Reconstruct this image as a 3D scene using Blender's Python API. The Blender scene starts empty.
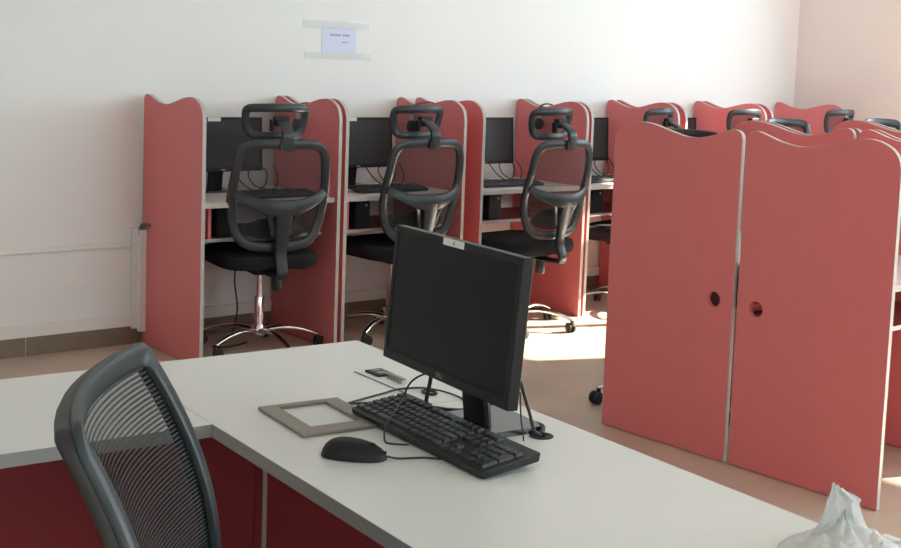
import bpy, bmesh, math, random
from mathutils import Vector, Matrix
random.seed(7)
S = bpy.context.scene
COL = S.collection
PI = math.pi

# ------------------------------------------------------------------ materials
def mat(name, col, rough=.5, metal=0, spec=.5, noise=0, scale=20, bump=0, coat=0):
    m = bpy.data.materials.new(name); m.use_nodes = True
    nt = m.node_tree; b = nt.nodes['Principled BSDF']
    b.inputs['Base Color'].default_value = (*col, 1)
    b.inputs['Roughness'].default_value = rough
    b.inputs['Metallic'].default_value = metal
    b.inputs['Specular IOR Level'].default_value = spec
    if coat: b.inputs['Coat Weight'].default_value = coat
    if noise or bump:
        tc = nt.nodes.new('ShaderNodeTexCoord'); n = nt.nodes.new('ShaderNodeTexNoise')
        n.inputs['Scale'].default_value = scale; n.inputs['Detail'].default_value = 4
        nt.links.new(tc.outputs['Object'], n.inputs['Vector'])
        if noise:
            r = nt.nodes.new('ShaderNodeMixRGB'); r.blend_type = 'MIX'
            r.inputs[1].default_value = (*[c * (1 - noise) for c in col], 1)
            r.inputs[2].default_value = (*[min(1, c * (1 + noise)) for c in col], 1)
            nt.links.new(n.outputs['Fac'], r.inputs[0]); nt.links.new(r.outputs[0], b.inputs['Base Color'])
        if bump:
            bp = nt.nodes.new('ShaderNodeBump'); bp.inputs['Strength'].default_value = bump
            bp.inputs['Distance'].default_value = .002
            nt.links.new(n.outputs['Fac'], bp.inputs['Height']); nt.links.new(bp.outputs[0], b.inputs['Normal'])
    return m

def mesh_fabric(name, col, alpha):
    m = bpy.data.materials.new(name); m.use_nodes = True
    nt = m.node_tree; b = nt.nodes['Principled BSDF']; out = nt.nodes['Material Output']
    b.inputs['Base Color'].default_value = (*col, 1); b.inputs['Roughness'].default_value = .8
    t = nt.nodes.new('ShaderNodeBsdfTransparent'); mx = nt.nodes.new('ShaderNodeMixShader')
    mx.inputs[0].default_value = alpha
    nt.links.new(t.outputs[0], mx.inputs[1]); nt.links.new(b.outputs[0], mx.inputs[2])
    nt.links.new(mx.outputs[0], out.inputs['Surface'])
    return m

def tile_mat(name, col, mortar, ox, oy, size, vertical=False, rough=.35):
    m = bpy.data.materials.new(name); m.use_nodes = True
    nt = m.node_tree; b = nt.nodes['Principled BSDF']
    tc = nt.nodes.new('ShaderNodeTexCoord'); mp = nt.nodes.new('ShaderNodeMapping')
    mp.inputs['Location'].default_value = (-ox, -oy, 0)
    br = nt.nodes.new('ShaderNodeTexBrick'); br.offset = 0
    br.inputs['Scale'].default_value = 1
    br.inputs['Brick Width'].default_value = size; br.inputs['Row Height'].default_value = size
    br.inputs['Mortar Size'].default_value = .0022; br.inputs['Mortar Smooth'].default_value = .3
    br.inputs['Color1'].default_value = (*col, 1)
    br.inputs['Color2'].default_value = (*[c * .94 for c in col], 1)
    br.inputs['Mortar'].default_value = (*mortar, 1)
    n = nt.nodes.new('ShaderNodeTexNoise'); n.inputs['Scale'].default_value = 3; n.inputs['Detail'].default_value = 6
    mx = nt.nodes.new('ShaderNodeMixRGB'); mx.blend_type = 'MULTIPLY'; mx.inputs[0].default_value = .35
    nt.links.new(tc.outputs['Object'], mp.inputs[0]); nt.links.new(mp.outputs[0], br.inputs['Vector'])
    nt.links.new(tc.outputs['Object'], n.inputs['Vector'])
    nt.links.new(br.outputs['Color'], mx.inputs[1]); nt.links.new(n.outputs['Fac'], mx.inputs[2])
    nt.links.new(mx.outputs[0], b.inputs['Base Color'])
    b.inputs['Roughness'].default_value = rough
    return m

M = {}
M['wall'] = mat('wall_paint', (.80, .79, .78), .85, noise=.02, scale=3, spec=.2)
M['wallr'] = mat('bounce_tinted_wall_paint', (.80, .745, .71), .85, noise=.02, scale=3, spec=.2)  # wall paint with the warm bounce light put into its colour
M['ceil'] = mat('ceiling_paint', (.85, .85, .84), .9)
M['floor'] = tile_mat('floor_tile', (.67, .525, .415), (.70, .60, .50), 2.112, 5.725 - .6, .6)
M['skirt'] = mat('skirting_tile', (.20, .145, .105), .35, noise=.15, scale=6)
M['grout'] = mat('skirting_grout', (.5, .42, .35), .8)
M['trim'] = mat('white_trunking', (.78, .755, .73), .45)
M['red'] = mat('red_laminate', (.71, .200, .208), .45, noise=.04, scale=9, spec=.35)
M['shadedred'] = mat('shaded_red_laminate', (.25, .036, .042), .45, noise=.05, scale=9, spec=.35)  # the red laminate, its colour darkened for the shade under the tops
M['edge'] = mat('grey_edge_band', (.46, .44, .41), .4)
M['top'] = mat('white_worktop', (.70, .71, .70), .36, noise=.02, scale=40, spec=.4)
M['deskedge'] = mat('worktop_edge', (.30, .295, .28), .4)
M['black'] = mat('black_plastic', (.010, .010, .011), .42, spec=.25)
M['gloss'] = mat('gloss_black', (.012, .012, .013), .16)
M['matte'] = mat('matte_black', (.011, .011, .013), .55, spec=.3)
M['frame'] = mat('charcoal_plastic', (.024, .028, .032), .36, spec=.4)
M['screen'] = mat('dark_screen', (.008, .008, .010), .42, spec=.18)
M['fabric'] = mat('black_seat_fabric', (.012, .014, .017), .85, bump=.3, scale=300, spec=.2)
M['mesh'] = mesh_fabric('chair_mesh', (.02, .021, .023), .52)
M['meshd'] = mesh_fabric('chair_mesh_dense', (.015, .016, .018), .80)
M['chrome'] = mat('chrome', (.80, .80, .80), .14, metal=1)
M['rubber'] = mat('caster_rubber', (.02, .02, .02), .6)
M['key'] = mat('key_plastic', (.016, .017, .019), .42, spec=.4)
M['farscreen'] = mat('reflection_tinted_screen', (.026, .026, .026), .4, spec=.3)  # screen black lifted to stand for reflected window light
M['legend'] = mat('key_body', (.014, .014, .015), .5)
M['white'] = mat('white_sticker', (.8, .8, .78), .6)
M['logo'] = mat('grey_logo', (.25, .25, .26), .4)
M['taupe'] = mat('taupe_metal', (.235, .205, .170), .42, metal=.3, noise=.08, scale=30)
M['paper'] = mat('lilac_paper', (.66, .68, .84), .8)
M['tape'] = mesh_fabric('clear_tape', (.88, .90, .89), .45)
M['ink'] = mat('grey_ink', (.22, .22, .30), .8)
M['cable'] = mat('black_cable', (.012, .012, .012), .5)
M['gcable'] = mat('grey_cable', (.16, .165, .17), .5)
M['cpu'] = mat('black_computer', (.015, .015, .016), .45)
M['metal'] = mat('grey_metal', (.35, .34, .31), .35, metal=.8)
M['band'] = mat('headset_band', (.035, .037, .04), .4)
M['silver'] = mat('silver_plastic', (.55, .55, .55), .3)
M['winframe'] = mat('window_frame', (.8, .8, .8), .5)
def bag_mat():
    m = bpy.data.materials.new('white_plastic_bag'); m.use_nodes = True
    nt = m.node_tree; b = nt.nodes['Principled BSDF']; out = nt.nodes['Material Output']
    b.inputs['Base Color'].default_value = (.80, .80, .80, 1); b.inputs['Roughness'].default_value = .3
    t = nt.nodes.new('ShaderNodeBsdfTranslucent'); t.inputs[0].default_value = (.8, .8, .8, 1)
    mx = nt.nodes.new('ShaderNodeMixShader'); mx.inputs[0].default_value = .25
    nt.links.new(b.outputs[0], mx.inputs[1]); nt.links.new(t.outputs[0], mx.inputs[2])
    nt.links.new(mx.outputs[0], out.inputs['Surface'])
    return m
M['bag'] = bag_mat()

# ------------------------------------------------------------------ mesh helpers
def obj(name, bm, m, parent=None, smooth=False, bevel=0, seg=2):
    bmesh.ops.recalc_face_normals(bm, faces=bm.faces)
    me = bpy.data.meshes.new(name); bm.to_mesh(me); bm.free()
    me.materials.append(M[m] if isinstance(m, str) else m)
    if smooth:
        for p in me.polygons: p.use_smooth = True
        me.set_sharp_from_angle(angle=math.radians(40))
    o = bpy.data.objects.new(name, me); COL.objects.link(o)
    if parent: o.parent = parent
    if bevel:
        md = o.modifiers.new('bevel', 'BEVEL'); md.width = bevel; md.segments = seg; md.limit_method = 'ANGLE'
        md.angle_limit = math.radians(40)
    return o

def add_box(bm, x0, x1, y0, y1, z0, z1, mtx=None):
    vs = [bm.verts.new((x, y, z)) for x in (x0, x1) for y in (y0, y1) for z in (z0, z1)]
    for f in ((0,1,3,2),(4,6,7,5),(0,4,5,1),(2,3,7,6),(0,2,6,4),(1,5,7,3)):
        bm.faces.new([vs[i] for i in f])
    if mtx is not None: bmesh.ops.transform(bm, matrix=mtx, verts=vs)
    return vs

def box(x0, x1, y0, y1, z0, z1):
    bm = bmesh.new(); add_box(bm, x0, x1, y0, y1, z0, z1); return bm

def spline(pts, n=8):
    P = [Vector(p) for p in pts]; out = []
    for i in range(len(P) - 1):
        p0 = P[i-1] if i else P[0]*2 - P[1]; p1, p2 = P[i], P[i+1]
        p3 = P[i+2] if i + 2 < len(P) else P[-1]*2 - P[-2]
        for k in range(n):
            t = k / n
            out.append(.5*((2*p1) + (p2-p0)*t + (2*p0-5*p1+4*p2-p3)*t*t + (3*p1-p0-3*p2+p3)*t**3))
    out.append(P[-1]); return out

def sweep(bm, pts, ra, rb, N=None, closed=False, seg=10, scale=None, power=1.0):
    """rounded section swept along pts; ra along binormal, rb along the reference normal N"""
    pts = [Vector(p) for p in pts]; n = len(pts); rings = []
    ref = Vector(N) if N is not None else None
    for i, p in enumerate(pts):
        if closed: T = pts[(i+1) % n] - pts[i-1]
        else: T = pts[min(i+1, n-1)] - pts[max(i-1, 0)]
        T.normalize()
        if ref is None:
            ref = Vector((0,0,1)) if abs(T.z) < .9 else Vector((1,0,0))
        Nn = ref - T*ref.dot(T)
        if Nn.length < 1e-6: Nn = T.orthogonal()
        Nn.normalize(); B = T.cross(Nn)
        if N is None: ref = Nn.copy()
        s = scale[i] if scale else 1
        ring = []
        for k in range(seg):
            a = 2*PI*k/seg; ca, sa = math.cos(a), math.sin(a)
            ca = math.copysign(abs(ca)**power, ca); sa = math.copysign(abs(sa)**power, sa)
            ring.append(bm.verts.new(p + B*(ra*s*ca) + Nn*(rb*s*sa)))
        rings.append(ring)
    for i in range(n if closed else n-1):
        a, b = rings[i], rings[(i+1) % n]
        for k in range(seg): bm.faces.new((a[k], a[(k+1)%seg], b[(k+1)%seg], b[k]))
    if not closed:
        bm.faces.new(rings[0]); bm.faces.new(list(reversed(rings[-1])))

def tube(pts, r, seg=8, smooth_n=8):
    bm = bmesh.new(); sweep(bm, spline(pts, smooth_n), r, r, seg=seg); return bm

def lathe(bm, prof, c=(0,0,0), seg=24, mtx=None):
    rings = []; c = Vector(c); allv = []
    for r, z in prof:
        ring = [bm.verts.new(c + Vector((r*math.cos(2*PI*k/seg), r*math.sin(2*PI*k/seg), z))) for k in range(seg)]
        rings.append(ring); allv += ring
    for a, b in zip(rings, rings[1:]):
        for k in range(seg): bm.faces.new((a[k], a[(k+1)%seg], b[(k+1)%seg], b[k]))
    bm.faces.new(list(reversed(rings[0]))); bm.faces.new(rings[-1])
    if mtx is not None: bmesh.ops.transform(bm, matrix=mtx, verts=allv)

def rrect(w, h, r, n=6):
    """rounded rectangle outline, centred, counter-clockwise (list of 2D)"""
    out = []
    for cx, cy, a0 in ((w/2-r, h/2-r, 0), (-w/2+r, h/2-r, 90), (-w/2+r, -h/2+r, 180), (w/2-r, -h/2+r, 270)):
        for k in range(n+1):
            a = math.radians(a0 + 90*k/n); out.append((cx + r*math.cos(a), cy + r*math.sin(a)))
    return out

def prism(bm, outline, fn0, fn1):
    a = [bm.verts.new(fn0(*p)) for p in outline]; b = [bm.verts.new(fn1(*p)) for p in outline]
    n = len(a)
    bm.faces.new(list(reversed(a))); bm.faces.new(b)
    for k in range(n): bm.faces.new((a[k], a[(k+1)%n], b[(k+1)%n], b[k]))

def thing(name, label, cat, loc=(0,0,0), rz=0, group=None):
    o = bpy.data.objects.new(name, None); COL.objects.link(o); o.empty_display_size = .1
    o.location = loc; o.rotation_euler = (0, 0, rz)
    return tag(o, label, cat, group)
def tag(o, label, cat, group=None):
    o['label'] = label; o['category'] = cat
    if group: o['group'] = group
    return o
def struct(o):
    o['kind'] = 'structure'; return o
def dup(root, label, loc, rz, group=None):
    r = root.copy(); COL.objects.link(r); r.location = loc; r.rotation_euler = (0, 0, rz)
    r['label'] = label
    if group: r['group'] = group
    for ch in list(root.children):
        c = ch.copy(); COL.objects.link(c); c.parent = r
        for g in list(ch.children):
            d = g.copy(); COL.objects.link(d); d.parent = c
    return r

# ------------------------------------------------------------------ camera
yaw, pitch, roll, f, hc, cy = .67916, .105119, .036305, 1267.6, 1.44056, 194.729
fw = Vector((math.sin(yaw)*math.cos(pitch), math.cos(yaw)*math.cos(pitch), -math.sin(pitch)))
r0 = Vector((math.cos(yaw), -math.sin(yaw), 0)); u0 = r0.cross(fw)
rr = r0*math.cos(roll) + u0*math.sin(roll); uu = -r0*math.sin(roll) + u0*math.cos(roll)
cd = bpy.data.cameras.new('camera'); cam = bpy.data.objects.new('camera', cd); COL.objects.link(cam)
cam.matrix_world = Matrix(((rr.x, uu.x, -fw.x, 0), (rr.y, uu.y, -fw.y, 0), (rr.z, uu.z, -fw.z, hc), (0,0,0,1)))
cd.sensor_width = 36; cd.lens = f/901*36; cd.shift_y = -(274 - cy)/901; cd.clip_start = .05
S.camera = cam

# ------------------------------------------------------------------ room
WY, WX, LX, FY, CZ = 5.745, 7.87, -2.6, -2.6, 3.0
struct(obj('floor', box(LX-.1, WX+.1, FY-.1, WY+.1, -.1, 0), 'floor'))
struct(obj('ceiling', box(LX-.1, WX+.1, FY-.1, WY+.1, CZ, CZ+.1), 'ceil'))
struct(obj('wall_back', box(LX-.1, WX+.15, WY, WY+.15, 0, CZ), 'wall'))
struct(obj('wall_left', box(LX-.15, LX, FY, WY, 0, CZ), 'wall'))
def wall_holes(name, axis, p0, p1, a0, a1, holes):
    """wall along an axis with rectangular window openings (u0,u1,z0,z1)"""
    bm = bmesh.new()
    def b(u0, u1, z0, z1):
        if u1 - u0 < 1e-4 or z1 - z0 < 1e-4: return
        if axis == 'y': add_box(bm, p0, p1, u0, u1, z0, z1)
        else: add_box(bm, u0, u1, p0, p1, z0, z1)
    u = a0
    for (u0, u1, z0, z1) in sorted(holes):
        b(u, u0, 0, CZ); b(u0, u1, 0, z0); b(u0, u1, z1, CZ); u = u1
    b(u, a1, 0, CZ)
    return struct(obj(name, bm, 'wall'))
RW = [(-2.2, 2.1, .95, 2.5), (2.90, 4.60, .95, 2.42)]
FWH = [(-2.0, -.6, 1.2, 2.5), (3.4, 7.0, 1.2, 2.6)]  # made-up openings in the unseen front wall, added for fill light
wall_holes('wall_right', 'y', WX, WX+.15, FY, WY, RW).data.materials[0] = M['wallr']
wall_holes('wall_front', 'x', FY-.15, FY, LX, WX, FWH)
k = 1
for axis, hs, p in (('y', RW, WX), ('x', FWH, FY-.15)):
    for (u0, u1, z0, z1) in hs:
        bm = bmesh.new(); t = .05
        def b(a, c, z, w):
            if axis == 'y': add_box(bm, p+.05, p+.11, a, c, z, w)
            else: add_box(bm, a, c, p+.05, p+.11, z, w)
        b(u0, u0+t, z0, z1); b(u1-t, u1, z0, z1); b(u0+t, u1-t, z0, z0+t); b(u0+t, u1-t, z1-t, z1)
        mid = (u0+u1)/2; b(mid-.025, mid+.025, z0+t, z1-t)
        struct(obj('window_%d' % k, bm, 'winframe')); k += 1

# skirting tiles, trunking bands
def skirting(name, x0, x1, y0, y1, along, ox):
    o = struct(obj(name, box(x0, x1, y0, y1, 0, .09), 'skirt'))
    return o
sk = skirting('baseboard_back', LX, WX, WY-.012, WY, 'x', 0)
bm = bmesh.new()
x = 2.119 - .6*7
while x < WX:
    if x > LX: add_box(bm, x-.0015, x+.0015, WY-.0126, WY-.0118, 0, .09)
    x += .6
struct(obj('trim_1', bm, 'grout'))
skirting('baseboard_right', WX-.012, WX, FY, WY-.012, 'y', 0)
struct(obj('trim_2', box(LX, WX, WY-.022, WY, .09, .148), 'trim', bevel=.003))
struct(obj('trim_3', box(LX, 2.634, WY-.016, WY, .483, .510), 'trim', bevel=.003))

duct = thing('cable_duct', 'upright white cable duct on the wall beside the leftmost red panel', 'cable duct', (2.665, WY, .078))
obj('duct_base', box(-.026, .026, -.030, 0, 0, .500), 'trim', duct, bevel=.003)
obj('duct_cover', box(-.002, .032, -.062, -.0302, -.012, .492), 'trim', duct, bevel=.003)
bm = bmesh.new()
for i in range(4):
    sweep(bm, spline([(.002+.007*i, -.046, .46), (.002+.007*i, -.048, .496), (.006+.006*i, -.062, .518), (.008+.006*i, -.110, .530-.003*i)], 5), .0055, .0055, seg=6)
obj('cable_bundle', bm, 'gcable', duct, smooth=True)

# paper notice
nt_ = thing('wall_notice', 'small lilac paper notice taped to the white back wall', 'notice', (3.830, WY, 1.534))
obj('sheet', box(-.112, .106, -.0022, -.0008, -.078, .074), 'paper', nt_)
bm = bmesh.new()
add_box(bm, -.235, .190, -.0038, -.0024, .056, .094)
ot = obj('tape', bm, 'tape', nt_)
bm = bmesh.new(); add_box(bm, -.222, .205, -.0038, -.0024, -.106, -.072)
obj('tape', bm, 'tape', nt_)
bm = bmesh.new(); random.seed(3)
x = -.060
while x < .062:
    w = random.uniform(.006, .011)
    if not (.004 < x < .010):
        add_box(bm, x, x+w, -.0030, -.0023, .018, .018+random.uniform(.006, .011))
    x += w + .003
obj('printed_line', bm, 'ink', nt_); bm = bmesh.new()
for q in range(3): add_box(bm, .018+.014*q, .029+.014*q, -.0030, -.0023, -.018, -.013)
obj('printed_line', bm, 'ink', nt_)

# ------------------------------------------------------------------ carrels
DEP, TH, HT = .602, .018, 1.234
PROF = [(0, 1.200), (.008, 1.219), (.030, 1.229), (.060, 1.226), (.105, 1.211), (.150, 1.198), (.205, 1.1895), (.255, 1.1905),
        (.305, 1.2005), (.355, 1.213), (.405, 1.225), (.445, 1.231), (.483, 1.233), (.515, 1.229), (.545, 1.218),
        (.570, 1.203), (.588, 1.182), (.598, 1.158), (.602, 1.130)]
def prof_curve():
    P = spline([(u, z, 0) for u, z in PROF], 3); return [(p.x, p.y) for p in P]
PC = prof_curve()
def side_panel(parent, x0, hole=None):
    """panel between x0 and x0+TH, back edge at y=0, front at y=-DEP"""
    bm = bmesh.new()
    out = [(0, .004)] + PC + [(DEP, .004)]
    vs = [bm.verts.new((x0, -u, z)) for u, z in out]
    es = [bm.edges.new((vs[i], vs[(i+1) % len(vs)])) for i in range(len(vs))]
    if hole:
        hv = [bm.verts.new((x0, hole[0] + .029*math.cos(a*PI/14), hole[1] + .029*math.sin(a*PI/14))) for a in range(28)]
        es += [bm.edges.new((hv[i], hv[(i+1) % 28])) for i in range(28)]
        bmesh.ops.triangle_fill(bm, edges=es, use_beauty=True)
    else: bm.faces.new(vs)
    r = bmesh.ops.extrude_face_region(bm, geom=list(bm.faces))
    bmesh.ops.translate(bm, verts=[v for v in r['geom'] if isinstance(v, bmesh.types.BMVert)], vec=(TH, 0, 0))
    p = obj('side_panel', bm, 'red', parent)
    # grey PVC edge band along back, top and front
    bm = bmesh.new(); loop = out; e = .0012; A = []
    n = len(loop)
    for i, (u, z) in enumerate(loop):
        a = Vector(loop[max(i-1, 0)]); c = Vector(loop[min(i+1, n-1)]); t = (c-a).normalized()
        nu, nz = -t.y, t.x
        A.append([bm.verts.new((x, -(u + nu*d), z + nz*d)) for x, d in ((x0-.0002, .0001), (x0-.0002, e), (x0+TH+.0002, e), (x0+TH+.0002, .0001))])
    for a, b in zip(A, A[1:]):
        for k in range(4): bm.faces.new((a[k], a[(k+1)%4], b[(k+1)%4], b[k]))
    bm.faces.new(A[0]); bm.faces.new(A[-1])
    obj('edge_band', bm, 'edge', p)
    return p
def carrel(loc, rz, W, label, group, holeL=None, holeR=None, right=True, shelf=True):
    t = thing('study_carrel', label, 'study carrel', loc, rz, group)
    side_panel(t, 0, holeL)
    if right: side_panel(t, W-TH, holeR)
    x0, x1 = TH+.0015, W-TH-.0015
    w = obj('worktop', box(x0, x1, -.578, -.012, .732, .755), 'top', t)
    obj('edge_band', box(x0, x1, -.5796, -.5783, .732, .755), 'edge', w)
    if shelf:
        sh = obj('shelf', box(x0, x1, -.47, -.03, .558, .574), 'shadedred', t)
        obj('edge_band', box(x0, x1, -.4715, -.4702, .558, .574), 'edge', sh)
        obj('divider', box(x0+.085, x0+.101, -.47, -.03, .5742, .7318), 'red', t)
    return t
BY = 5.727
backX = [(2.696, 3.448), (3.470, 4.231), (4.342, 5.130), (5.150, 5.904), (5.955, 6.750), (6.800, 7.640)]
blab = ['red study carrel at the left end of the back row, beside the wall duct',
        'second red carrel from the left along the back wall',
        'third red carrel from the left along the back wall, behind the monitor',
        'fourth red carrel along the back wall, just left of the near end panels',
        'fifth red carrel along the back wall, its panel tops above the near left panel',
        'last red carrel along the back wall, by the right corner']
for (xa, xb), lb in zip(backX, blab):
    carrel((xa, BY, 0), 0, xb-xa, lb, 'red carrels along the back wall')
NR = .04089; n0 = Vector((3.6762, 2.8831)); ne = Vector((math.cos(NR), math.sin(NR))); ng = Vector((-ne.y, ne.x))
def npt(s, b): v = n0 + ne*s + ng*b; return (v.x, v.y)
NW = .755; NP = .785
nl = ['near red carrel whose side is the left end panel with a cable hole',
      'second carrel behind the left end panel in the double row',
      'third carrel behind the left end panel in the double row']
nrl = ['nearest red carrel whose side is the large right end panel with a cable hole',
       'second carrel behind the large right end panel, at the right edge',
       'third carrel behind the large right end panel']
for i in range(3):
    s = NP*i
    carrel((*npt(s+NW, .011), 0), NR+PI, NW, nl[i], 'red carrels of the near double row', holeR=(-.085, .600) if i == 0 else None)
    carrel((*npt(s, -.011), 0), NR, NW, nrl[i], 'red carrels of the near double row', holeL=(-.080, .594) if i == 0 else None)

# ------------------------------------------------------------------ monitors
def make_monitor(name, label, group=None, detail=False, cat='monitor'):
    t = thing(name, label, cat, (0,0,0), 0, group)
    w, h, z0, tilt = .444, .267, (.097 if detail else .105), (.083 if detail else .06)
    R = Matrix.Translation((0, -.10, z0)) @ Matrix.Rotation(-tilt, 4, 'X')
    def part(bm, nm, m, par, **k):
        bmesh.ops.transform(bm, matrix=R, verts=bm.verts); return obj(nm, bm, m, par, **k)
    # bezel ring with outer shell
    bm = bmesh.new()
    b, bb, d = .013, .020, .024
    O = [(-w/2, 0), (w/2, 0), (w/2, h), (-w/2, h)]; I = [(-w/2+b, bb), (w/2-b, bb), (w/2-b, h-b), (-w/2+b, h-b)]
    vo = [bm.verts.new((x, 0, z)) for x, z in O]; vi = [bm.verts.new((x, 0, z)) for x, z in I]
    vb = [bm.verts.new((x, d, z)) for x, z in O]; vr = [bm.verts.new((x, .004, z)) for x, z in I]
    for k in range(4):
        j = (k+1) % 4
        bm.faces.new((vo[k], vo[j], vi[j], vi[k])); bm.faces.new((vo[k], vb[k], vb[j], vo[j])); bm.faces.new((vi[k], vi[j], vr[j], vr[k]))
    bm.faces.new(vb); bm.faces.new(vr)
    part(bm, 'housing', 'black', t, bevel=.0025)
    part(box(-w/2+b+.0005, w/2-b-.0005, .0020, .0036, bb+.0005, h-b-.0005), 'screen', 'screen' if detail else 'farscreen', t)
    bm = bmesh.new()
    prism(bm, rrect(w*.62, h*.62, .03), lambda x, z: (x, d+.0005, z+h*.5), lambda x, z: (x*.86, d+.026, z*.86+h*.5))
    part(bm, 'rear_cover', 'black', t, smooth=True)
    # stand
    bm = bmesh.new()
    sweep(bm, [(0, -.012, .010), (0, -.020, .08), (0, -.036, .15), (0, -.046, .20)], .041, .010, N=(0,1,0), seg=12, power=.5)
    obj('stand_neck', bm, 'matte', t, smooth=True)
    bm = bmesh.new()
    prism(bm, rrect(.165, .185, .015), lambda x, y: (x, y, 0), lambda x, y: (x*.97, y*.97, .011))
    obj('stand_base', bm, 'gloss', t)
    if detail: return t, R, w, h
    lg = part(box(-.012, .012, -.0008, -.0001, .006, .013), 'logo', 'logo', t)
    st = part(box(-.080, -.010, -.0010, -.0001, h-.020, h-.001), 'sticker', 'white', t)
    st['label'] = 'white sticker'
    return t

def keyboard_layout():
    """list of (x, y, w, h) key rectangles in key units from the lower left"""
    K = []
    def row(y, xs, h=1):
        for x, w in xs: K.append((x, y, w, h))
    row(5.25, [(0, 1)] + [(2+i, 1) for i in range(4)] + [(6.5+i, 1) for i in range(4)] + [(11+i, 1) for i in range(4)] + [(15.25+i, 1) for i in range(3)])
    row(4, [(i, 1) for i in range(13)] + [(13, 2)] + [(15.25+i, 1) for i in range(3)] + [(18.5+i, 1) for i in range(4)])
    row(3, [(0, 1.5)] + [(1.5+i, 1) for i in range(12)] + [(13.5, 1.5)] + [(15.25+i, 1) for i in range(3)] + [(18.5+i, 1) for i in range(3)])
    row(2, [(0, 1.75)] + [(1.75+i, 1) for i in range(11)] + [(12.75, 2.25)] + [(18.5+i, 1) for i in range(3)])
    row(1, [(0, 1.25)] + [(1.25+i, 1) for i in range(11)] + [(12.25, 2.75), (16.25, 1)] + [(18.5+i, 1) for i in range(3)])
    row(0, [(0, 1.25), (1.25, 1.25), (2.5, 1.25), (3.75, 6.25), (10, 1.25), (11.25, 1.25), (12.5, 1.25), (13.75, 1.25), (15.25, 1), (16.25, 1), (17.25, 1), (18.5, 2), (20.5, 1)])
    K.append((21.5, 2, 1, 2)); K.append((21.5, 0, 1, 2))
    return K
def make_keyboard(name, label, group=None, single_keys=True):
    t = thing(name, label, 'keyboard', (0,0,0), 0, group)
    w, d = .442, .127; tilt = math.radians(6.5)
    R = Matrix.Translation((0, -d/2, .006)) @ Matrix.Rotation(tilt, 4, 'X')
    bm = bmesh.new()
    prism(bm, rrect(w, d, .008), lambda x, y: (x*.985, y*.97+d/2, -.005), lambda x, y: (x, y+d/2, .009))
    bmesh.ops.transform(bm, matrix=R, verts=bm.verts)
    obj('case', bm, 'legend', t, smooth=True, bevel=.001)
    bm = bmesh.new()
    for sx in (-1, 1): add_box(bm, sx*.17-.012, sx*.17+.012, d/2-.012, d/2-.006, 0, .0165)
    obj('rear_foot', bm, 'black', t)
    p = .0188; x0 = -w/2 + .0045; y0 = .010
    big = bmesh.new()
    for (kx, ky, kw, kh) in keyboard_layout():
        bm = bmesh.new() if single_keys else big
        cx, cyy = x0 + (kx+kw/2)*p, y0 + (ky+kh/2)*p*.93
        W, H = kw*p-.0022, kh*p*.93-.0022
        lo = [(-W/2, -H/2), (W/2, -H/2), (W/2, H/2), (-W/2, H/2)]
        a = [bm.verts.new((cx+x, cyy+y, .0091)) for x, y in lo]
        b = [bm.verts.new((cx+x*(1-.0036/W), cyy+y*(1-.0036/H)+.0003, .0142)) for x, y in lo]
        bm.faces.new(b); bm.faces.new(list(reversed(a)))
        for k in range(4): bm.faces.new((a[k], a[(k+1)%4], b[(k+1)%4], b[k]))
        if single_keys:
            bmesh.ops.transform(bm, matrix=R, verts=bm.verts)
            obj('key', bm, 'key', t)
    if not single_keys:
        bmesh.ops.transform(big, matrix=R, verts=big.verts); ks = obj('keys', big, 'key', t)
    else: big.free()
    return t

DT = .755
mg = 'black monitors in the back row carrels'
mon = make_monitor('desktop_monitor', 'black monitor in the leftmost carrel, partly behind a chair back', mg)
mx = [3.02, 3.825, 4.70, 5.49, 6.32]
my = 5.622
mon.location = (mx[0], my, DT)
ml = ['black monitor in the second carrel from the left, white sticker on its top corner',
      'black monitor in the third carrel, seen right of the bright red panel edge',
      'narrow slice of black monitor in the fourth carrel, left of the near end panel',
      'dark monitor in the fifth carrel, only its top showing above the near left panel']
for i in range(4): dup(mon, ml[i], (mx[i+1], my, DT), 0)
kg = 'black keyboards in the back row carrels'
kb = make_keyboard('keyboard', 'black keyboard in the leftmost carrel, seen through the chair mesh', kg, single_keys=False)
kb.location = (3.165, 5.285, DT)
kl = ['black keyboard in the second carrel from the left', 'black keyboard in the third carrel, left of the twisted chair',
      'black keyboard in the fourth carrel, left of the near end panel']
for lb, x in zip(kl, (3.87, 4.70, 5.50)): dup(kb, lb, (x, 5.31, DT), 0)

# small computers on the shelf below each worktop
def make_cpu():
    t = thing('desktop_computer', 'dark computer case on the shelf under the leftmost carrel worktop', 'computer', (3.0, 5.42, .574), 0, 'computers under the carrel worktops')
    obj('case', box(-.045, .045, -.15, .15, 0, .148), 'cpu', t, bevel=.003)
    obj('front_panel', box(-.043, .043, -.156, -.1502, .002, .146), 'matte', t)
    bm = bmesh.new(); lathe(bm, [(.006, 0), (.006, .003)], seg=14, mtx=Matrix.Translation((.02, -.156, .12)) @ Matrix.Rotation(PI/2, 4, 'X'))
    obj('power_button', bm, 'silver', t)
    return t
cpu = make_cpu(); cpu.location = (2.90, 5.42, .5745)
dup(cpu, 'dark computer case on the shelf under the second carrel worktop', (3.68, 5.42, .5745), 0)
dup(cpu, 'dark computer case on the shelf under the third carrel worktop', (4.57, 5.42, .5745), 0)
dup(cpu, 'dark computer case on the shelf under the fourth carrel worktop', (5.37, 5.42, .5745), 0)

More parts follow.
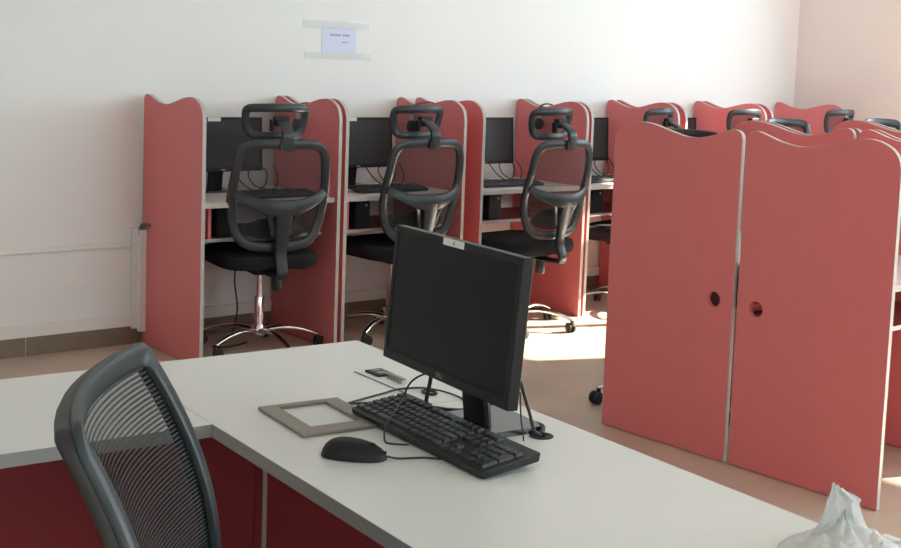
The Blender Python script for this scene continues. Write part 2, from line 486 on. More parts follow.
# cables behind carrel monitors
def cable(name, label, pts, r=.003, m='cable', group=None, cat='cable', n=8):
    return tag(obj(name, tube(pts, r, 7, n), m, smooth=True), label, cat, group)
ckg = 'looping cables on the carrel worktops'
for i, lb in enumerate(['black cable looping behind the keyboard in the leftmost carrel', 'black cable looping beside the monitor stand in the second carrel',
                        'black cable looping below the monitor in the third carrel', 'black cable looping below the monitor in the fourth carrel']):
    cx = mx[i] + .16; z = DT
    cable('cable', lb, [(cx-.06, 5.60, z+.10), (cx-.03, 5.55, z+.035), (cx+.03, 5.53, z+.004), (cx+.10, 5.56, z+.03), (cx+.13, 5.60, z+.09),
                        (cx+.09, 5.63, z+.12), (cx+.03, 5.61, z+.08), (cx+.06, 5.58, z+.02), (cx+.16, 5.57, z+.005), (cx+.21, 5.62, z+.06), (cx+.22, 5.68, z+.11)], .0032, group=ckg)
fg_ = 'cables hanging to the floor under the carrels'
for i, lb in enumerate(['thin black cable hanging to the floor under the leftmost carrel', 'black cable lying on the floor under the second carrel',
                        'thin black cable hanging under the third carrel', 'thin black cable hanging under the fourth carrel']):
    cx = [3.14, 3.70, 4.62, 5.36][i]
    cable('power_cable', lb, [(cx+.02, 5.60, .553), (cx+.01, 5.60, .45), (cx-.01, 5.585, .30), (cx+.005, 5.58, .16), (cx-.03, 5.56, .05), (cx-.10, 5.52, .006), (cx-.19, 5.47, .005), (cx-.14, 5.43, .005), (cx-.06, 5.44, .005), (cx+.0, 5.47, .005)], .0042, group=fg_)

# ------------------------------------------------------------------ office chairs
def back_outline(n=8):
    """closed outline of the backrest ring as (x, z)"""
    P = [(.0, 1.030), (.10, 1.030), (.172, 1.020), (.212, .975), (.226, .88), (.232, .80), (.228, .72), (.212, .64), (.182, .580), (.128, .548), (.0, .538)]
    P = P + [(-x, z) for x, z in reversed(P[1:-1])]
    n_ = len(P); V = [Vector((x, z, 0)) for x, z in P]; out = []
    for i in range(n_):
        p0, p1, p2, p3 = V[i-1], V[i], V[(i+1) % n_], V[(i+2) % n_]
        for k in range(4):
            t = k/4
            q = .5*((2*p1) + (p2-p0)*t + (2*p0-5*p1+4*p2-p3)*t*t + (3*p1-p0-3*p2+p3)*t**3)
            out.append((q.x, q.y))
    return out
def by(x, z):  # depth of the back surface
    t = z - .54
    return -.225 - .28*t + .28*t*t - .10*math.exp(-((z-.70)/.14)**2)*-.25 + .75*x*x
def sheet(bm, outline, fy, shrink=1.0, c=(0, 0), nr=6, off=0):
    """filled curved sheet: concentric rings of an outline"""
    rings = []
    for r in range(1, nr+1):
        s = shrink*r/nr
        rings.append([bm.verts.new((c[0]+(x-c[0])*s, fy(c[0]+(x-c[0])*s, c[1]+(z-c[1])*s)+off, c[1]+(z-c[1])*s)) for x, z in outline])
    ctr = bm.verts.new((c[0], fy(*c)+off, c[1])); n = len(outline)
    for k in range(n): bm.faces.new((ctr, rings[0][k], rings[0][(k+1) % n]))
    for a, b in zip(rings, rings[1:]):
        for k in range(n): bm.faces.new((a[k], b[k], b[(k+1)%n], a[(k+1)%n]))
def add_base(t, arc=0, chrome='chrome', r_out=.295):
    bm = bmesh.new()
    lathe(bm, [(.030, .072), (.036, .080), (.036, .112), (.028, .124), (.026, .128)], seg=20)
    for k in range(5):
        a = 2*PI*k/5 + arc; d = Vector((math.cos(a), math.sin(a), 0))
        P = spline([d*.028 + Vector((0,0,.098)), d*.12 + Vector((0,0,.108)), d*.22 + Vector((0,0,.094)), d*r_out + Vector((0,0,.068))], 4)
        sc = [1 - .45*i/(len(P)-1) for i in range(len(P))]
        sweep(bm, P, .021, .014, N=(0,0,1), seg=10, scale=sc)
    obj('star_base', bm, chrome, t, smooth=True)
    for k in range(5):
        a = 2*PI*k/5 + arc; c = Vector((math.cos(a)*r_out, math.sin(a)*r_out, 0))
        a2 = a + .8*((-1)**k); ax = Vector((math.cos(a2), math.sin(a2), 0))
        bm = bmesh.new()
        rot = ax.to_track_quat('Z', 'Y').to_matrix().to_4x4()
        off = Vector((-ax.y, ax.x, 0))*.014
        for s in (-1, 1):
            lathe(bm, [(.020, -.008), (.027, -.005), (.027, .005), (.020, .008)], seg=18, mtx=Matrix.Translation(c + off + ax*(.013*s) + Vector((0,0,.027))) @ rot)
        lathe(bm, [(.014, -.006), (.014, .006)], seg=12, mtx=Matrix.Translation(c + off + Vector((0,0,.030))) @ rot)
        lathe(bm, [(.010, 0), (.010, .030)], c=c + Vector((0,0,.036)), seg=10)
        obj('caster', bm, 'rubber', t, smooth=True)
def make_chair(label, group):
    t = thing('office_chair', label, 'chair', (0,0,0), 0, group)
    add_base(t, arc=math.radians(270+8))
    bm = bmesh.new(); lathe(bm, [(.026, .1285), (.026, .262), (.023, .268)], seg=20); lathe(bm, [(.015, .2685), (.015, .392)], seg=16)
    obj('gas_column', bm, 'chrome', t, smooth=True)
    bm = bmesh.new(); add_box(bm, -.075, .075, -.13, .10, .3925, .425); 
    sweep(bm, [(0, -.10, .405), (0, -.19, .402), (0, -.272, .405)], .035, .011, N=(0,0,1), seg=10, power=.5)
    obj('tilt_mechanism', bm, 'matte', t, bevel=.004)
    bm = bmesh.new(); lathe(bm, [(.022, 0), (.026, .01), (.026, .07), (.020, .085)], c=(.055, -.085, .307), seg=16)
    obj('tension_knob', bm, 'frame', t, smooth=True)
    bm = bmesh.new(); sweep(bm, spline([(.07, .02, .408), (.15, .0, .405), (.19, -.01, .398), (.23, -.015, .394)], 4), .005, .005, seg=8)
    obj('lever', bm, 'black', t, smooth=True)
    # seat cushion
    bm = bmesh.new()
    out = rrect(.49, .47, .11, 8)
    prof = [(.88, .426), (.97, .434), (1.0, .452), (1.0, .476), (.975, .494), (.90, .503), (.6, .500)]
    R = [[bm.verts.new((x*s, y*s+.02, z)) for x, y in out] for s, z in prof]; n = len(out)
    for a, b in zip(R, R[1:]):
        for k in range(n): bm.faces.new((a[k], a[(k+1)%n], b[(k+1)%n], b[k]))
    bm.faces.new(list(reversed(R[0]))); bm.faces.new(R[-1])
    obj('seat', bm, 'fabric', t, smooth=True)
    # backrest
    O = back_outline()
    bm = bmesh.new(); sweep(bm, [(x, by(x, z), z) for x, z in O], .0225, .014, N=(0,1,0), closed=True, seg=10, power=.7)
    obj('back_frame', bm, 'frame', t, smooth=True)
    bm = bmesh.new(); sheet(bm, O, by, .975, (0, .79), 6)
    obj('back_mesh', bm, 'mesh', t, smooth=True)
    bm = bmesh.new()
    arm = [(-.222, by(-.222, .80)-.010, .800), (-.190, by(-.19,.775)-.030, .776), (-.125, by(-.125,.75)-.045, .750), (-.06, by(0,.735)-.052, .735), (0, by(0,.73)-.055, .731)]
    arm = arm + [(-x, y, z) for x, y, z in reversed(arm[:-1])]
    ap = spline(arm, 4); m_ = len(ap)
    sweep(bm, ap, .026, .011, N=(0,1,0), seg=10, power=.7, scale=[.8 + .75*math.sin(PI*i/(m_-1))**2 for i in range(m_)])
    for s in (-1, 1):
        sweep(bm, spline([(s*.085, by(0,.73)-.050, .722), (s*.060, by(0,.67)-.045, .670), (s*.042, by(0,.60)-.040, .600)], 4), .014, .009, N=(0,1,0), seg=8, power=.7)
    obj('lumbar_yoke', bm, 'frame', t, smooth=True)
    bm = bmesh.new()
    lo = [(x*.155, .625+z*.055) for x, z in [(math.cos(a*PI/12), math.sin(a*PI/12)) for a in range(24)]]
    sheet(bm, lo, lambda x, z: by(x, z)+.012, 1.0, (0, .625), 4)
    r_ = bmesh.ops.extrude_face_region(bm, geom=list(bm.faces)); bmesh.ops.translate(bm, verts=[v for v in r_['geom'] if isinstance(v, bmesh.types.BMVert)], vec=(0, .012, 0))
    obj('lumbar_pad', bm, 'meshd', t, smooth=True)
    bm = bmesh.new()
    sweep(bm, spline([(0, by(0,.73)-.052, .728), (0, by(0,.6)-.050, .60), (0, by(0,.5)-.052, .50), (0, -.285, .43), (0, -.272, .398)], 5), .030, .014, N=(0,1,0), seg=10, power=.55, scale=[1.6-.6*min(1, i/7) for i in range(21)])
    obj('spine', bm, 'frame', t, smooth=True)
    # headrest
    sy = by(0, 1.03)
    bm = bmesh.new()
    sweep(bm, spline([(0, sy-.016, 1.000), (0, sy-.022, 1.045), (0, sy-.020, 1.085), (0, sy+.006, 1.110), (0, sy+.060, 1.138)], 5), .030, .010, N=(0,1,0), seg=10, power=.55)
    add_box(bm, -.034, .034, sy-.026, sy-.004, 1.005, 1.040)
    obj('headrest_stem', bm, 'frame', t, smooth=True)
    def hy(x, z): return sy + .085 + 2.2*x*x - .28*(z-1.15)
    ho = [(.150, 1.196), (.142, 1.210), (.115, 1.216), (0, 1.220), (-.115, 1.216), (-.142, 1.210), (-.150, 1.196),
          (-.146, 1.155), (-.132, 1.110), (-.115, 1.092), (-.09, 1.086), (0, 1.084), (.09, 1.086), (.115, 1.092), (.132, 1.110), (.146, 1.155)]
    V = [Vector((x, z-.024, 0)) for x, z in ho]; o2 = []
    for i in range(len(V)):
        p0, p1, p2, p3 = V[i-1], V[i], V[(i+1) % len(V)], V[(i+2) % len(V)]
        for k in range(3):
            tt = k/3; q = .5*((2*p1) + (p2-p0)*tt + (2*p0-5*p1+4*p2-p3)*tt*tt + (3*p1-p0-3*p2+p3)*tt**3); o2.append((q.x, q.y))
    bm = bmesh.new(); sweep(bm, [(x, hy(x, z), z) for x, z in o2], .0195, .012, N=(0,1,0), closed=True, seg=10, power=.8)
    obj('headrest_frame', bm, 'frame', t, smooth=True)
    bm = bmesh.new(); sheet(bm, o2, hy, .97, (0, 1.128), 4); obj('headrest_mesh', bm, 'mesh', t, smooth=True)
    bm = bmesh.new(); add_box(bm, -.036, .036, sy+.046, sy+.080, 1.110, 1.158); add_box(bm, -.055, -.0365, sy+.050, sy+.076, 1.085, 1.140)
    obj('headrest_bracket', bm, 'matte', t, bevel=.005)
    return t
cg = 'mesh office chairs with headrests'
chair = make_chair('black mesh office chair with headrest at the leftmost carrel, chrome base in view', cg)
chair.location = (3.122, 5.325, 0); chair.rotation_euler = (0, 0, -.16)
dup(chair, 'black mesh office chair with headrest at the second carrel, behind the big monitor', (3.88, 5.27, 0), .03)
c3_ = dup(chair, 'black mesh office chair with headrest at the third carrel, turned, its spine at the right', (4.615, 5.075, 0), .10)
for c_ in c3_.children:
    if c_.name.startswith(('star_base', 'caster')): c_.rotation_euler.z = .33
dup(chair, 'mesh chair in the fourth carrel, its seat showing left of the near end panel', (5.52, 5.15, 0), .25)
dup(chair, 'mesh chair with sunlit headrest standing above the gap between the two near end panels', (6.33, 5.15, 0), .05)
dup(chair, 'mesh chair whose headrest shows against the red panel by the right corner', (7.33, 5.15, 0), .05)
ng_ = 'mesh chairs tucked in the near double row'
ca_ = dup(chair, 'mesh chair whose black headrest rises behind the dip of the left end panel', (4.06, 3.505, 0), PI-.85, ng_)
for c_ in ca_.children:
    if c_.name.startswith('headrest'): c_.location.z = -.030
    if c_.name.startswith(('star_base', 'caster')): c_.rotation_euler.z = .16
cb_ = dup(chair, 'mesh chair whose black headrest rises behind the second left panel top', (4.78, 3.34, 0), PI+.05, ng_)
cc_ = dup(chair, 'mesh chair whose headrest rises at the far right edge above the panels', (5.54, 3.34, 0), PI+.05, ng_)
for c_ in list(cb_.children) + list(cc_.children):
    if c_.name.startswith('headrest'): c_.location.z = .022

# headsets hung over the partition tops
def headset(loc, rad, label, drop):
    t = thing('headset', label, 'headset', loc, 0, 'headsets hung over the partitions')
    bm = bmesh.new()
    P = [(rad*math.cos(a*PI/16), 0, rad*.55*math.sin(a*PI/16)) for a in range(17)]
    P = [(rad, 0, -.05)] + P + [(-rad, 0, -.05)]
    sweep(bm, P, .0045, .012, N=(0,1,0), seg=8)
    obj('headband', bm, 'band', t, smooth=True)
    for s in (-1, 1):
        bm = bmesh.new(); mt = Matrix.Translation((s*rad, 0, -.085)) @ Matrix.Rotation(PI/2, 4, 'Y')
        lathe(bm, [(.022, -.012), (.034, -.008), (.036, 0), (.034, .008), (.022, .012)], seg=22, mtx=mt)
        e = obj('ear_cup', bm, 'matte', t, smooth=True)
        bm = bmesh.new(); sweep(bm, [(s*rad, 0, -.055), (s*rad, 0, -.018)], .006, .013, N=(0,1,0), seg=8)
        obj('slider', bm, 'silver', e, smooth=True)
    return t
headset((3.459, 5.475, 1.175), .050, 'black headset hung over the double partition right of the leftmost chair', 0)
headset((4.287, 5.555, 1.160), .095, 'black headset hung over the partition top behind the second chair headrest', 0)
headset((5.140, 5.49, 1.178), .058, 'black headset hung over the partition top behind the third chair headrest', 0)

# ------------------------------------------------------------------ foreground desks
dr = -.07249; dc = Vector((1.7575, 2.5228)); de = Vector((math.cos(dr), math.sin(dr))); dg = Vector((-de.y, de.x))
Lw, Wd, DZ = .603, .4957, .748
# right leg: local frame origin at far right corner, x along de, y along dg
dk = thing('reception_desk', 'white-topped red desk running towards the lower right, carrying the big monitor', 'desk', (dc.x, dc.y, 0), dr)
w = obj('worktop', box(-Lw, 0, -2.35, 0, DZ-.025, DZ), 'top', dk)
bm = bmesh.new()
add_box(bm, -Lw-.0012, -Lw-.0001, -2.35, -Wd-.0002, DZ-.025, DZ-.0004); add_box(bm, .0001, .0012, -2.35, .0, DZ-.025, DZ-.0004); add_box(bm, -Lw, 0, .0001, .0012, DZ-.025, DZ-.0004)
obj('edge_band', bm, 'deskedge', w)
ys = -.329
fx = -Lw + .200
obj('front_panel', box(fx, fx+.018, ys+.009, -.03, .006, DZ-.0255), 'shadedred', dk)
fp = obj('front_panel', box(fx, fx+.018, -1.42, ys-.009, .006, DZ-.0255), 'shadedred', dk)
obj('front_panel', box(fx, fx+.018, -2.31, -1.438, .006, DZ-.0255), 'shadedred', dk)
bm = bmesh.new(); lathe(bm, [(.003, 0), (.003, .001)], seg=10, mtx=Matrix.Translation((fx, ys-.045, .665)) @ Matrix.Rotation(-PI/2, 4, 'Y')); obj('screw_cap', bm, 'black', fp)
pe = obj('partition_panel', box(fx-.004, -.03, ys-.0085, ys+.0085, .006, DZ-.0255), 'shadedred', dk)
obj('edge_band', box(fx-.0055, fx-.0042, ys-.0085, ys+.0085, .006, DZ-.0255), 'edge', pe)
pe = obj('partition_panel', box(fx-.004, -.03, -1.4375, -1.4205, .006, DZ-.0255), 'shadedred', dk)
obj('edge_band', box(fx-.0055, fx-.0042, -1.4375, -1.4205, .006, DZ-.0255), 'edge', pe)
obj('back_panel', box(-.03, -.012, -2.31, -.03, .006, DZ-.0255), 'red', dk)
def dpt(a, b): v = dc + de*a + dg*b; return v
# grommet hole ring with a dark well
hp = (1.599, 1.684)
hl = Vector(hp) - dc; hx, hy_ = hl.dot(de), hl.dot(dg)
bm = bmesh.new(); lathe(bm, [(.023, 0), (.023, .0012), (.019, .0016), (.0188, .0004)], c=(hx, hy_, DZ), seg=28); obj('cable_grommet', bm, 'matte', dk, smooth=True)
# left leg
lo = dpt(-Lw-.0016, 0)
d2 = thing('side_desk', 'white-topped red desk wing reaching the left edge of the photo', 'desk', (lo.x, lo.y, 0), dr)
w = obj('worktop', box(-1.75, 0, -Wd, 0, DZ-.025, DZ), 'top', d2)
bm = bmesh.new(); add_box(bm, -1.75, 0, -Wd-.0012, -Wd-.0001, DZ-.025, DZ-.0004); add_box(bm, -1.75, 0, .0001, .0012, DZ-.025, DZ-.0004)
obj('edge_band', bm, 'deskedge', w)
obj('front_panel', box(-1.70, fx+Lw-.002, -Wd+.22, -Wd+.238, .006, DZ-.0255), 'shadedred', d2)
obj('back_panel', box(-1.70, -.032, -.030, -.012, .006, DZ-.0255), 'red', d2)
for xx in (-1.718,): obj('end_panel', box(xx, xx+.018, -Wd+.03, -.012, .006, DZ-.0255), 'shadedred', d2)

# outlet inlay on desk
o1 = Vector((1.5745, 2.264)); o2_ = Vector((1.561, 2.02))
ox = (o2_-o1).normalized(); rzo = math.atan2(ox.y, ox.x)
ou = thing('desk_outlet', 'white inlaid desk outlet strip with a black socket behind the keyboard', 'outlet', (o1.x, o1.y, DZ+.0002), rzo)
obj('inlay_plate', box(0, .30, .0, .078, 0, .0016), 'top', ou)
bm = bmesh.new(); add_box(bm, 0, .30, -.0026, -.0002, 0, .0018); obj('trim_edge', bm, 'taupe', ou)
so = obj('socket', box(.014, .070, .016, .058, .0017, .006), 'matte', ou, bevel=.0015)
bm = bmesh.new()
for sx in (.024, .042, .052): add_box(bm, sx, sx+.006, .026, .050, .0061, .0068)
obj('contact', bm, 'metal', so)
bm = bmesh.new()
for i in range(5):
    sweep(bm, spline([(.074+.013*i, .050, .004), (.080+.013*i, .030, .012), (.084+.013*i, .046, .008), (.090+.013*i, .028, .004)], 4), .0022, .0022, seg=6)
obj('clips', bm, 'metal', ou, smooth=True)
bm = bmesh.new()
sweep(bm, [(.232+.019*math.cos(a*PI/10), .040+.012*math.sin(a*PI/10), .004) for a in range(20)], .0032, .0024, N=(0,0,1), closed=True, seg=8)
obj('ring', bm, 'black', ou, smooth=True)

# taupe frame
fo = thing('cover_frame', 'taupe metal cover frame with a rectangular opening lying left of the keyboard', 'frame', (1.3135, 1.999, DZ+.0004), math.radians(-7))
bm = bmesh.new()
W_, H_ = .173, .206; I_ = (-.050, .052, -.060, .086)
O = [(-W_/2, -H_/2), (W_/2, -H_/2), (W_/2, H_/2), (-W_/2, H_/2)]; I = [(I_[0], I_[2]), (I_[1], I_[2]), (I_[1], I_[3]), (I_[0], I_[3])]
Z0, Z1 = 0, .006
vo0 = [bm.verts.new((x, y, Z0)) for x, y in O]; vo1 = [bm.verts.new((x, y, Z1)) for x, y in O]
vi0 = [bm.verts.new((x, y, Z0)) for x, y in I]; vi1 = [bm.verts.new((x, y, Z1)) for x, y in I]
for k in range(4):
    j = (k+1) % 4
    bm.faces.new((vo0[k], vo0[j], vo1[j], vo1[k])); bm.faces.new((vi0[k], vi1[k], vi1[j], vi0[j]))
    bm.faces.new((vo1[k], vo1[j], vi1[j], vi1[k])); bm.faces.new((vo0[k], vi0[k], vi0[j], vo0[j]))
obj('plate', bm, 'taupe', fo, bevel=.001)

# foreground monitor, keyboard, mouse
fm, R, mw, mh = make_monitor('desktop_monitor', 'large black monitor standing on the white desk in front, white sticker on its top edge', None, True)
ma = -1.693; nx_, ny_ = math.sin(ma), -math.cos(ma)
fm.location = (1.449 - nx_*.10, 1.807 - ny_*.10, DZ); fm.rotation_euler = (0, 0, ma)
def mpart(bm, nm, m, par):
    bmesh.ops.transform(bm, matrix=R, verts=bm.verts); return obj(nm, bm, m, par)
st = mpart(box(-.038, .034, -.0010, -.0001, mh-.0135, mh-.0002), 'sticker', 'white', fm); st['label'] = 'white sticker with a small dark letter'
def text_mesh(txt, size, m, name, parent, mtx, ext=.0002, bold=False):
    c = bpy.data.curves.new(name, 'FONT'); c.body = txt; c.size = size; c.align_x = 'CENTER'; c.align_y = 'CENTER'; c.extrude = ext
    if bold: c.offset = size*.02
    o = bpy.data.objects.new(name+'_tmp', c); COL.objects.link(o)
    dg_ = bpy.context.evaluated_depsgraph_get(); me = bpy.data.meshes.new_from_object(o.evaluated_get(dg_))
    bpy.data.objects.remove(o); me.name = name; me.materials.clear(); me.materials.append(M[m]); me.transform(mtx)
    n = bpy.data.objects.new(name, me); COL.objects.link(n); n.parent = parent; return n
text_mesh('B', .009, 'matte', 'printed_letter', st, R @ Matrix.Translation((0, -.0013, mh-.007)) @ Matrix.Rotation(PI/2, 4, 'X'))
text_mesh('DELL', .0115, 'logo', 'logo', fm, R @ Matrix.Translation((-.004, -.0004, .0100)) @ Matrix.Rotation(PI/2, 4, 'X'))
fk = make_keyboard('keyboard', 'black full-size keyboard on the white desk under the big monitor')
fk.location = (1.4188, 1.7611, DZ+.0003); fk.rotation_euler = (0, 0, -PI/2-.0772)

ms = thing('computer_mouse', 'black computer mouse on the white desk left of the keyboard', 'mouse', (1.232, 1.767, DZ+.0003), math.atan2(-.74, .67)-PI/2)
def mouse_bm():
    bm = bmesh.new(); nu, nv = 20, 10; L_, W2, H2 = .058, .031, .030; R_ = []
    for j in range(nv+1):
        ph = (j/nv)*PI/2
        ring = []
        for i in range(nu*2):
            a = PI*i/nu; c, s = math.cos(a), math.sin(a)
            sx = math.copysign(abs(c)**.8, c); sy = math.copysign(abs(s)**.8, s)
            x = W2*sx*math.cos(ph)**.55; y = L_*sy*math.cos(ph)**.55
            z = H2*math.sin(ph)*(1 - .22*(y/L_) - .16*(y/L_)**2)
            ring.append(bm.verts.new((x, y, z + .001)))
        R_.append(ring)
    for a, b in zip(R_, R_[1:]):
        n = len(a)
        for k in range(n): bm.faces.new((a[k], a[(k+1)%n], b[(k+1)%n], b[k]))
    bm.faces.new(list(reversed(R_[0]))); bmesh.ops.remove_doubles(bm, verts=bm.verts, dist=1e-5)
    return bm
obj('shell', mouse_bm(), 'matte', ms, smooth=True)
bm = bmesh.new(); lathe(bm, [(.010, -.0035), (.0115, -.002), (.0115, .002), (.010, .0035)], seg=18, mtx=Matrix.Translation((0, .030, .0172)) @ Matrix.Rotation(PI/2, 4, 'Y'))
obj('scroll_wheel', bm, 'black', ms, smooth=True)
bm = bmesh.new(); add_box(bm, -.0005, .0005, .040, .0575, .011, .0150); obj('button_gap', bm, 'black', ms)

# desk cables
cable('mouse_cable', 'thin black mouse cable running from the mouse under the keyboard', [(1.2685,1.7265,.755),(1.284,1.714,.7515),(1.303,1.706,.7505),(1.33,1.693,.7505),(1.350,1.672,.7505)], .0018)
cable('cable', 'thin black cable arching along the desk behind the keyboard left end', [(1.47,2.022,.7505),(1.449,2.035,.7505),(1.417,2.046,.7505),(1.396,2.043,.751),(1.41,2.052,.7505),(1.448,2.062,.7505),(1.519,2.078,.7505),(1.56,2.082,.7525),(1.606,2.068,.7525),(1.632,2.034,.7505),(1.636,1.985,.7505),(1.628,1.93,.7505),(1.627,1.885,.7505)], .0022)
cable('cable', 'thin black cable arching up from the desk to the monitor lower edge', [(1.495,1.985,.7505),(1.483,1.96,.778),(1.474,1.937,.803),(1.470,1.91,.825),(1.468,1.87,.845),(1.466,1.83,.858)], .002)
cable('cable', 'thin dark cable draped over the keyboard and looping beside its front edge', [(1.49,1.955,.7505),(1.474,1.945,.777),(1.457,1.930,.7815),(1.40,1.88,.7765),(1.355,1.842,.7715),(1.336,1.822,.762),(1.326,1.806,.7515),(1.326,1.792,.7505),(1.336,1.782,.7503),(1.352,1.768,.7503)], .0016)
cable('power_cable', 'thick black cable lying behind the keyboard left of the monitor stand', [(1.505,1.955,.753),(1.526,1.938,.7535),(1.545,1.905,.7535),(1.566,1.885,.7535),(1.600,1.868,.7535),(1.634,1.866,.7535)], .0045)
cable('power_cable', 'thick black cable curving from behind the monitor into the desk hole', [(1.640,1.90,.7535),(1.650,1.851,.7535),(1.640,1.800,.7535),(1.632,1.740,.7545),(1.622,1.705,.7575),(1.600,1.684,.752)], .0045)
cable('video_cable', 'black cable dropping from the monitor right end to the desk hole', [(1.500,1.640,.875),(1.525,1.640,.815),(1.556,1.660,.775),(1.578,1.674,.760),(1.596,1.682,.752)], .0032)
cable('video_cable', 'short stiff black cable hanging upright below the monitor left half', [(1.480,1.868,.860),(1.495,1.895,.815),(1.512,1.925,.775),(1.520,1.935,.7535)], .0042)
cable('cable', 'thin wire hanging below the right corner of the big monitor', [(1.475,1.612,.865),(1.505,1.640,.81),(1.535,1.664,.765),(1.545,1.674,.7505)], .0015)

# ------------------------------------------------------------------ plastic bag
def bag():
    bm = bmesh.new()
    from mathutils import noise
    nr_, na = 44, 110; rings = []
    def h(x, y, s):
        wr = noise.noise(Vector((x*26, y*26, 3)))*.012 + abs(noise.noise(Vector((x*55+9, y*55, 1))))*.011 + abs(noise.noise(Vector((x*18+4, y*30, 7))))*.012
        z = .020*max(0, 1-s*s)**.6 + wr*max(0, 1-s**4)
        # ridge of gathered plastic leading up to the standing handle
        d = math.hypot((x-HX)/.052, (y-HY)/.040)
        z += .046*math.exp(-d*1.6)*(1 + .35*noise.noise(Vector((math.atan2(y-HY, x-HX)*2.2, 0, 5))))
        return max(.0012, z + .001)
    for i in range(1, nr_+1):
        s_ = i/nr_; ring = []
        for k in range(na):
            a = 2*PI*k/na; rad = 1 + .10*math.sin(3*a+1) + .06*math.sin(7*a) + .03*math.sin(13*a)
            x, y = (.125)*s_*rad*math.cos(a), .110*s_*rad*math.sin(a)
            ring.append(bm.verts.new((x, y, h(x, y, s_) if i < nr_ else .0008)))
        rings.append(ring)
    c = bm.verts.new((0, 0, h(0, 0, 0)))
    for k in range(na): bm.faces.new((c, rings[0][k], rings[0][(k+1)%na]))
    for a, b in zip(rings, rings[1:]):
        for k in range(na): bm.faces.new((a[k], b[k], b[(k+1)%na], a[(k+1)%na]))
    return bm
HX, HY = -.034, .018
bg = thing('plastic_bag', 'crumpled white plastic bag on the desk at the lower right corner', 'plastic bag', (1.572, .970, DZ+.0005), -.90)
obj('bag_body', bag(), 'bag', bg, smooth=True)
bm = bmesh.new()
# folded strap standing up, with a torn blunt tip
prof = [(0, .046, 0), (.18, .037, .0), (.36, .030, .001), (.55, .025, .002), (.72, .0225, .003), (.80, .0225, .006), (.90, .015, .002), (1, .0075, -.003)]
A = []
for t, wd, sh in prof:
    z = .028 + .074*t; row = []
    for k in range(13):
        u = -1 + k/6; fold = .006*math.sin(u*7 + t*2)*(1-.5*t)
        row.append(bm.verts.new((HX + sh + wd*u - .010*t, HY + fold, z + (.010*(1-u)*.5 - .004*abs(math.sin(u*5)) if t == 1 else 0))))
    A.append(row)
for a, b in zip(A, A[1:]):
    for k in range(12): bm.faces.new((a[k], a[k+1], b[k+1], b[k]))
r_ = bmesh.ops.extrude_face_region(bm, geom=list(bm.faces)); bmesh.ops.translate(bm, verts=[v for v in r_['geom'] if isinstance(v, bmesh.types.BMVert)], vec=(0, .0012, 0))
obj('handle', bm, 'bag', bg, smooth=True)

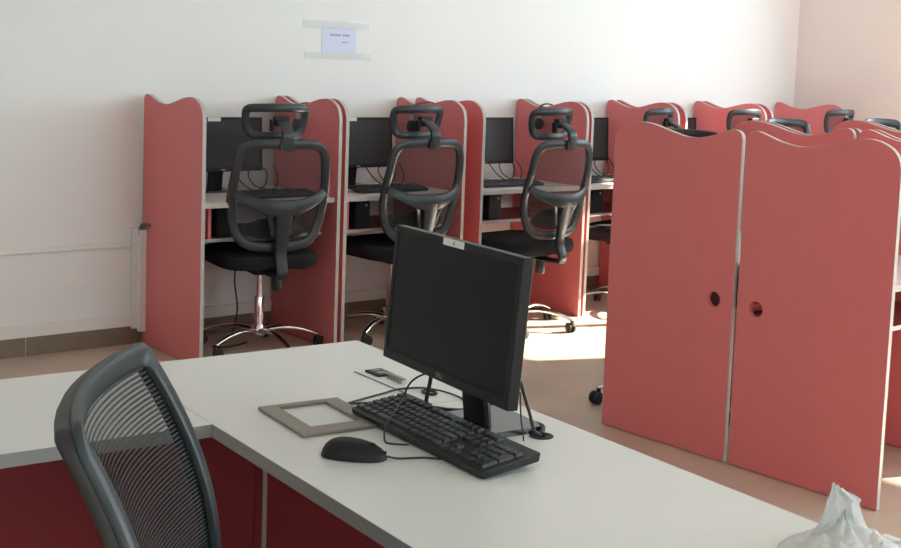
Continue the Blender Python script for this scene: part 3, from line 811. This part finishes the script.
# ------------------------------------------------------------------ foreground task chair
def task_chair():
    a = .965; top = Vector((.636, 1.527, 1.017))
    n = Vector((math.sin(a), -math.cos(a), 0))
    base = Vector((top.x, top.y, 0)) + n*.36
    t = thing('task_chair', 'black mesh-backed task chair in the left foreground before the desk corner', 'chair', (base.x, base.y, 0), a - PI)
    TZ = top.z + .005; HB = .60
    def w(t_): return min(.2325 + .1265*t_ - .0445*t_*t_, .272) - .25*max(0, t_-.42)**1.5
    def fy(x, z):
        t_ = TZ - z
        return -.36 + .614*t_ - (.916*t_*t_ if t_ < .34 else .916*.34*.34 + 2*.916*.34*(t_-.34)*.95) + .712*x*x
    out = [(0, TZ), (.06, TZ), (.12, TZ), (.17, TZ), (.205, TZ-.001)]
    for k in range(5):
        an = PI/2*k/4; out.append((w(.02)-.02+.02*math.sin(an), TZ-.02+.02*math.cos(an)))
    for t_ in [.04+.025*i for i in range(18)]: out.append((w(t_), TZ-t_))
    wl = w(.465)
    for k in range(1, 7):
        an = PI/2*k/6; out.append((wl-.10+.10*math.cos(an), TZ-.465-.10*math.sin(an)))
    out += [(.10, TZ-.567), (.05, TZ-.569), (0, TZ-.570)]
    out = out + [(-x, z) for x, z in reversed(out[1:-1])]
    bm = bmesh.new()
    inner = [(x - math.copysign(min(.0185, abs(x)), x), z - .0185*max(-1, min(1, (z-TZ+.28)/.20))) for x, z in out]
    sweep(bm, [(x, fy(x, z), z) for x, z in inner], .0185, .008, N=(0,1,0), closed=True, seg=14, power=.65)
    obj('back_frame', bm, 'framefg', t, smooth=True)
    bm = bmesh.new()
    sweep(bm, [(x*1.015, fy(x, z)-.013, z) for x, z in inner], .0105, .012, N=(0,1,0), closed=True, seg=14, power=.7)
    obj('back_shell', bm, 'shellfg', t, smooth=True)
    # woven mesh: horizontal strands following the curved back, plus fine uprights
    bm = bmesh.new()
    def halfw(z):
        xs = [x for (x, zz), (x2, z2) in zip(inner, inner[1:] + inner[:1]) if (zz-z)*(z2-z) <= 0 for x in (abs(x),)]
        return max(xs) if xs else 0
    z = TZ-.545; pitch = .0062
    while z < TZ-.022:
        hw = halfw(z) - .010
        if hw > .02:
            N_ = 14; A = []
            for i in range(N_+1):
                x = -hw + 2*hw*i/N_
                y = fy(x, z) - .004
                A.append([bm.verts.new((x, y+.0008, z+.0020)), bm.verts.new((x, y+.0014, z)), bm.verts.new((x, y+.0008, z-.0020)), bm.verts.new((x, y-.0006, z))])
            for p_, q_ in zip(A, A[1:]):
                for k in range(4): bm.faces.new((p_[k], p_[(k+1)%4], q_[(k+1)%4], q_[k]))
            bm.faces.new(A[0]); bm.faces.new(list(reversed(A[-1])))
        z += pitch
    obj('back_mesh', bm, 'strand', t)
    bm = bmesh.new(); sheet(bm, inner, lambda x, z: fy(x, z)-.0075, .99, (0, TZ-.30), 6)
    obj('mesh_backing', bm, 'meshfg', t, smooth=True)
    # seat, support and base
    bm = bmesh.new(); o_ = rrect(.49, .47, .11, 8)
    prof = [(.88, .420), (.97, .428), (1.0, .446), (1.0, .472), (.975, .490), (.90, .499), (.6, .496)]
    R_ = [[bm.verts.new((x*s, y*s+.04, z)) for x, y in o_] for s, z in prof]; nn = len(o_)
    for a_, b_ in zip(R_, R_[1:]):
        for k in range(nn): bm.faces.new((a_[k], a_[(k+1)%nn], b_[(k+1)%nn], b_[k]))
    bm.faces.new(list(reversed(R_[0]))); bm.faces.new(R_[-1]); obj('seat', bm, 'fabric', t, smooth=True)
    bm = bmesh.new(); sweep(bm, spline([(0, fy(0, .50)-.045, .50), (0, fy(0,.44)-.06, .42), (0, fy(0,.44)+.01, .395), (0, -.08, .405)], 5), .03, .010, N=(0,1,.6), seg=10, power=.6)
    obj('spine', bm, 'framefg', t, smooth=True)
    bm = bmesh.new(); add_box(bm, -.08, .08, -.11, .11, .3925, .4195); obj('tilt_mechanism', bm, 'matte', t, bevel=.004)
    bm = bmesh.new(); lathe(bm, [(.026, .1285), (.026, .262), (.023, .268)], seg=20); lathe(bm, [(.015, .2685), (.015, .392)], seg=16); obj('gas_column', bm, 'black', t, smooth=True)
    add_base(t, arc=.3, chrome='black')
M['framefg'] = mat('task_chair_frame', (.032, .040, .045), .42, bump=.15, scale=400)
M['shellfg'] = mat('task_chair_shell', (.030, .027, .026), .5)
M['strand'] = mat('mesh_strand', (.030, .030, .032), .6)
M['meshfg'] = mesh_fabric('mesh_backing', (.02, .02, .022), .54)
task_chair()

# ------------------------------------------------------------------ light
world = bpy.data.worlds.new('sky'); S.world = world; world.use_nodes = True
bgn = world.node_tree.nodes['Background']; bgn.inputs[0].default_value = (.70, .92, 1.0, 1); bgn.inputs[1].default_value = 8.5
sl = bpy.data.lights.new('sun', 'SUN'); sl.energy = 30; sl.angle = math.radians(.6); sl.color = (1, .90, .74)
so_ = bpy.data.objects.new('sun', sl); COL.objects.link(so_)
el = math.radians(30); dirv = Vector((-.93*math.cos(el), .367*math.cos(el), -math.sin(el)))
so_.rotation_euler = dirv.to_track_quat('-Z', 'Y').to_euler()
def portal(name, loc, rot, sx, sy):
    l = bpy.data.lights.new(name, 'AREA'); l.shape = 'RECTANGLE'; l.size = sx; l.size_y = sy; l.cycles.is_portal = True
    o = bpy.data.objects.new(name, l); COL.objects.link(o); o.location = loc; o.rotation_euler = rot
for i, (u0, u1, z0, z1) in enumerate(RW): portal('window_portal', (WX+.14, (u0+u1)/2, (z0+z1)/2), (0, PI/2, 0), z1-z0, u1-u0)
for i, (u0, u1, z0, z1) in enumerate(FWH): portal('window_portal', ((u0+u1)/2, FY-.14, (z0+z1)/2), (PI/2, 0, 0), u1-u0, z1-z0)

S.view_settings.view_transform = 'Standard'; S.view_settings.look = 'None'; S.view_settings.gamma = 1
S.view_settings.use_curve_mapping = False
S.view_settings.exposure = 0.0
S.cycles.use_denoising = True
S.cycles.max_bounces = 10; S.cycles.diffuse_bounces = 6; S.cycles.transparent_max_bounces = 24
S.cycles.caustics_reflective = False; S.cycles.caustics_refractive = False
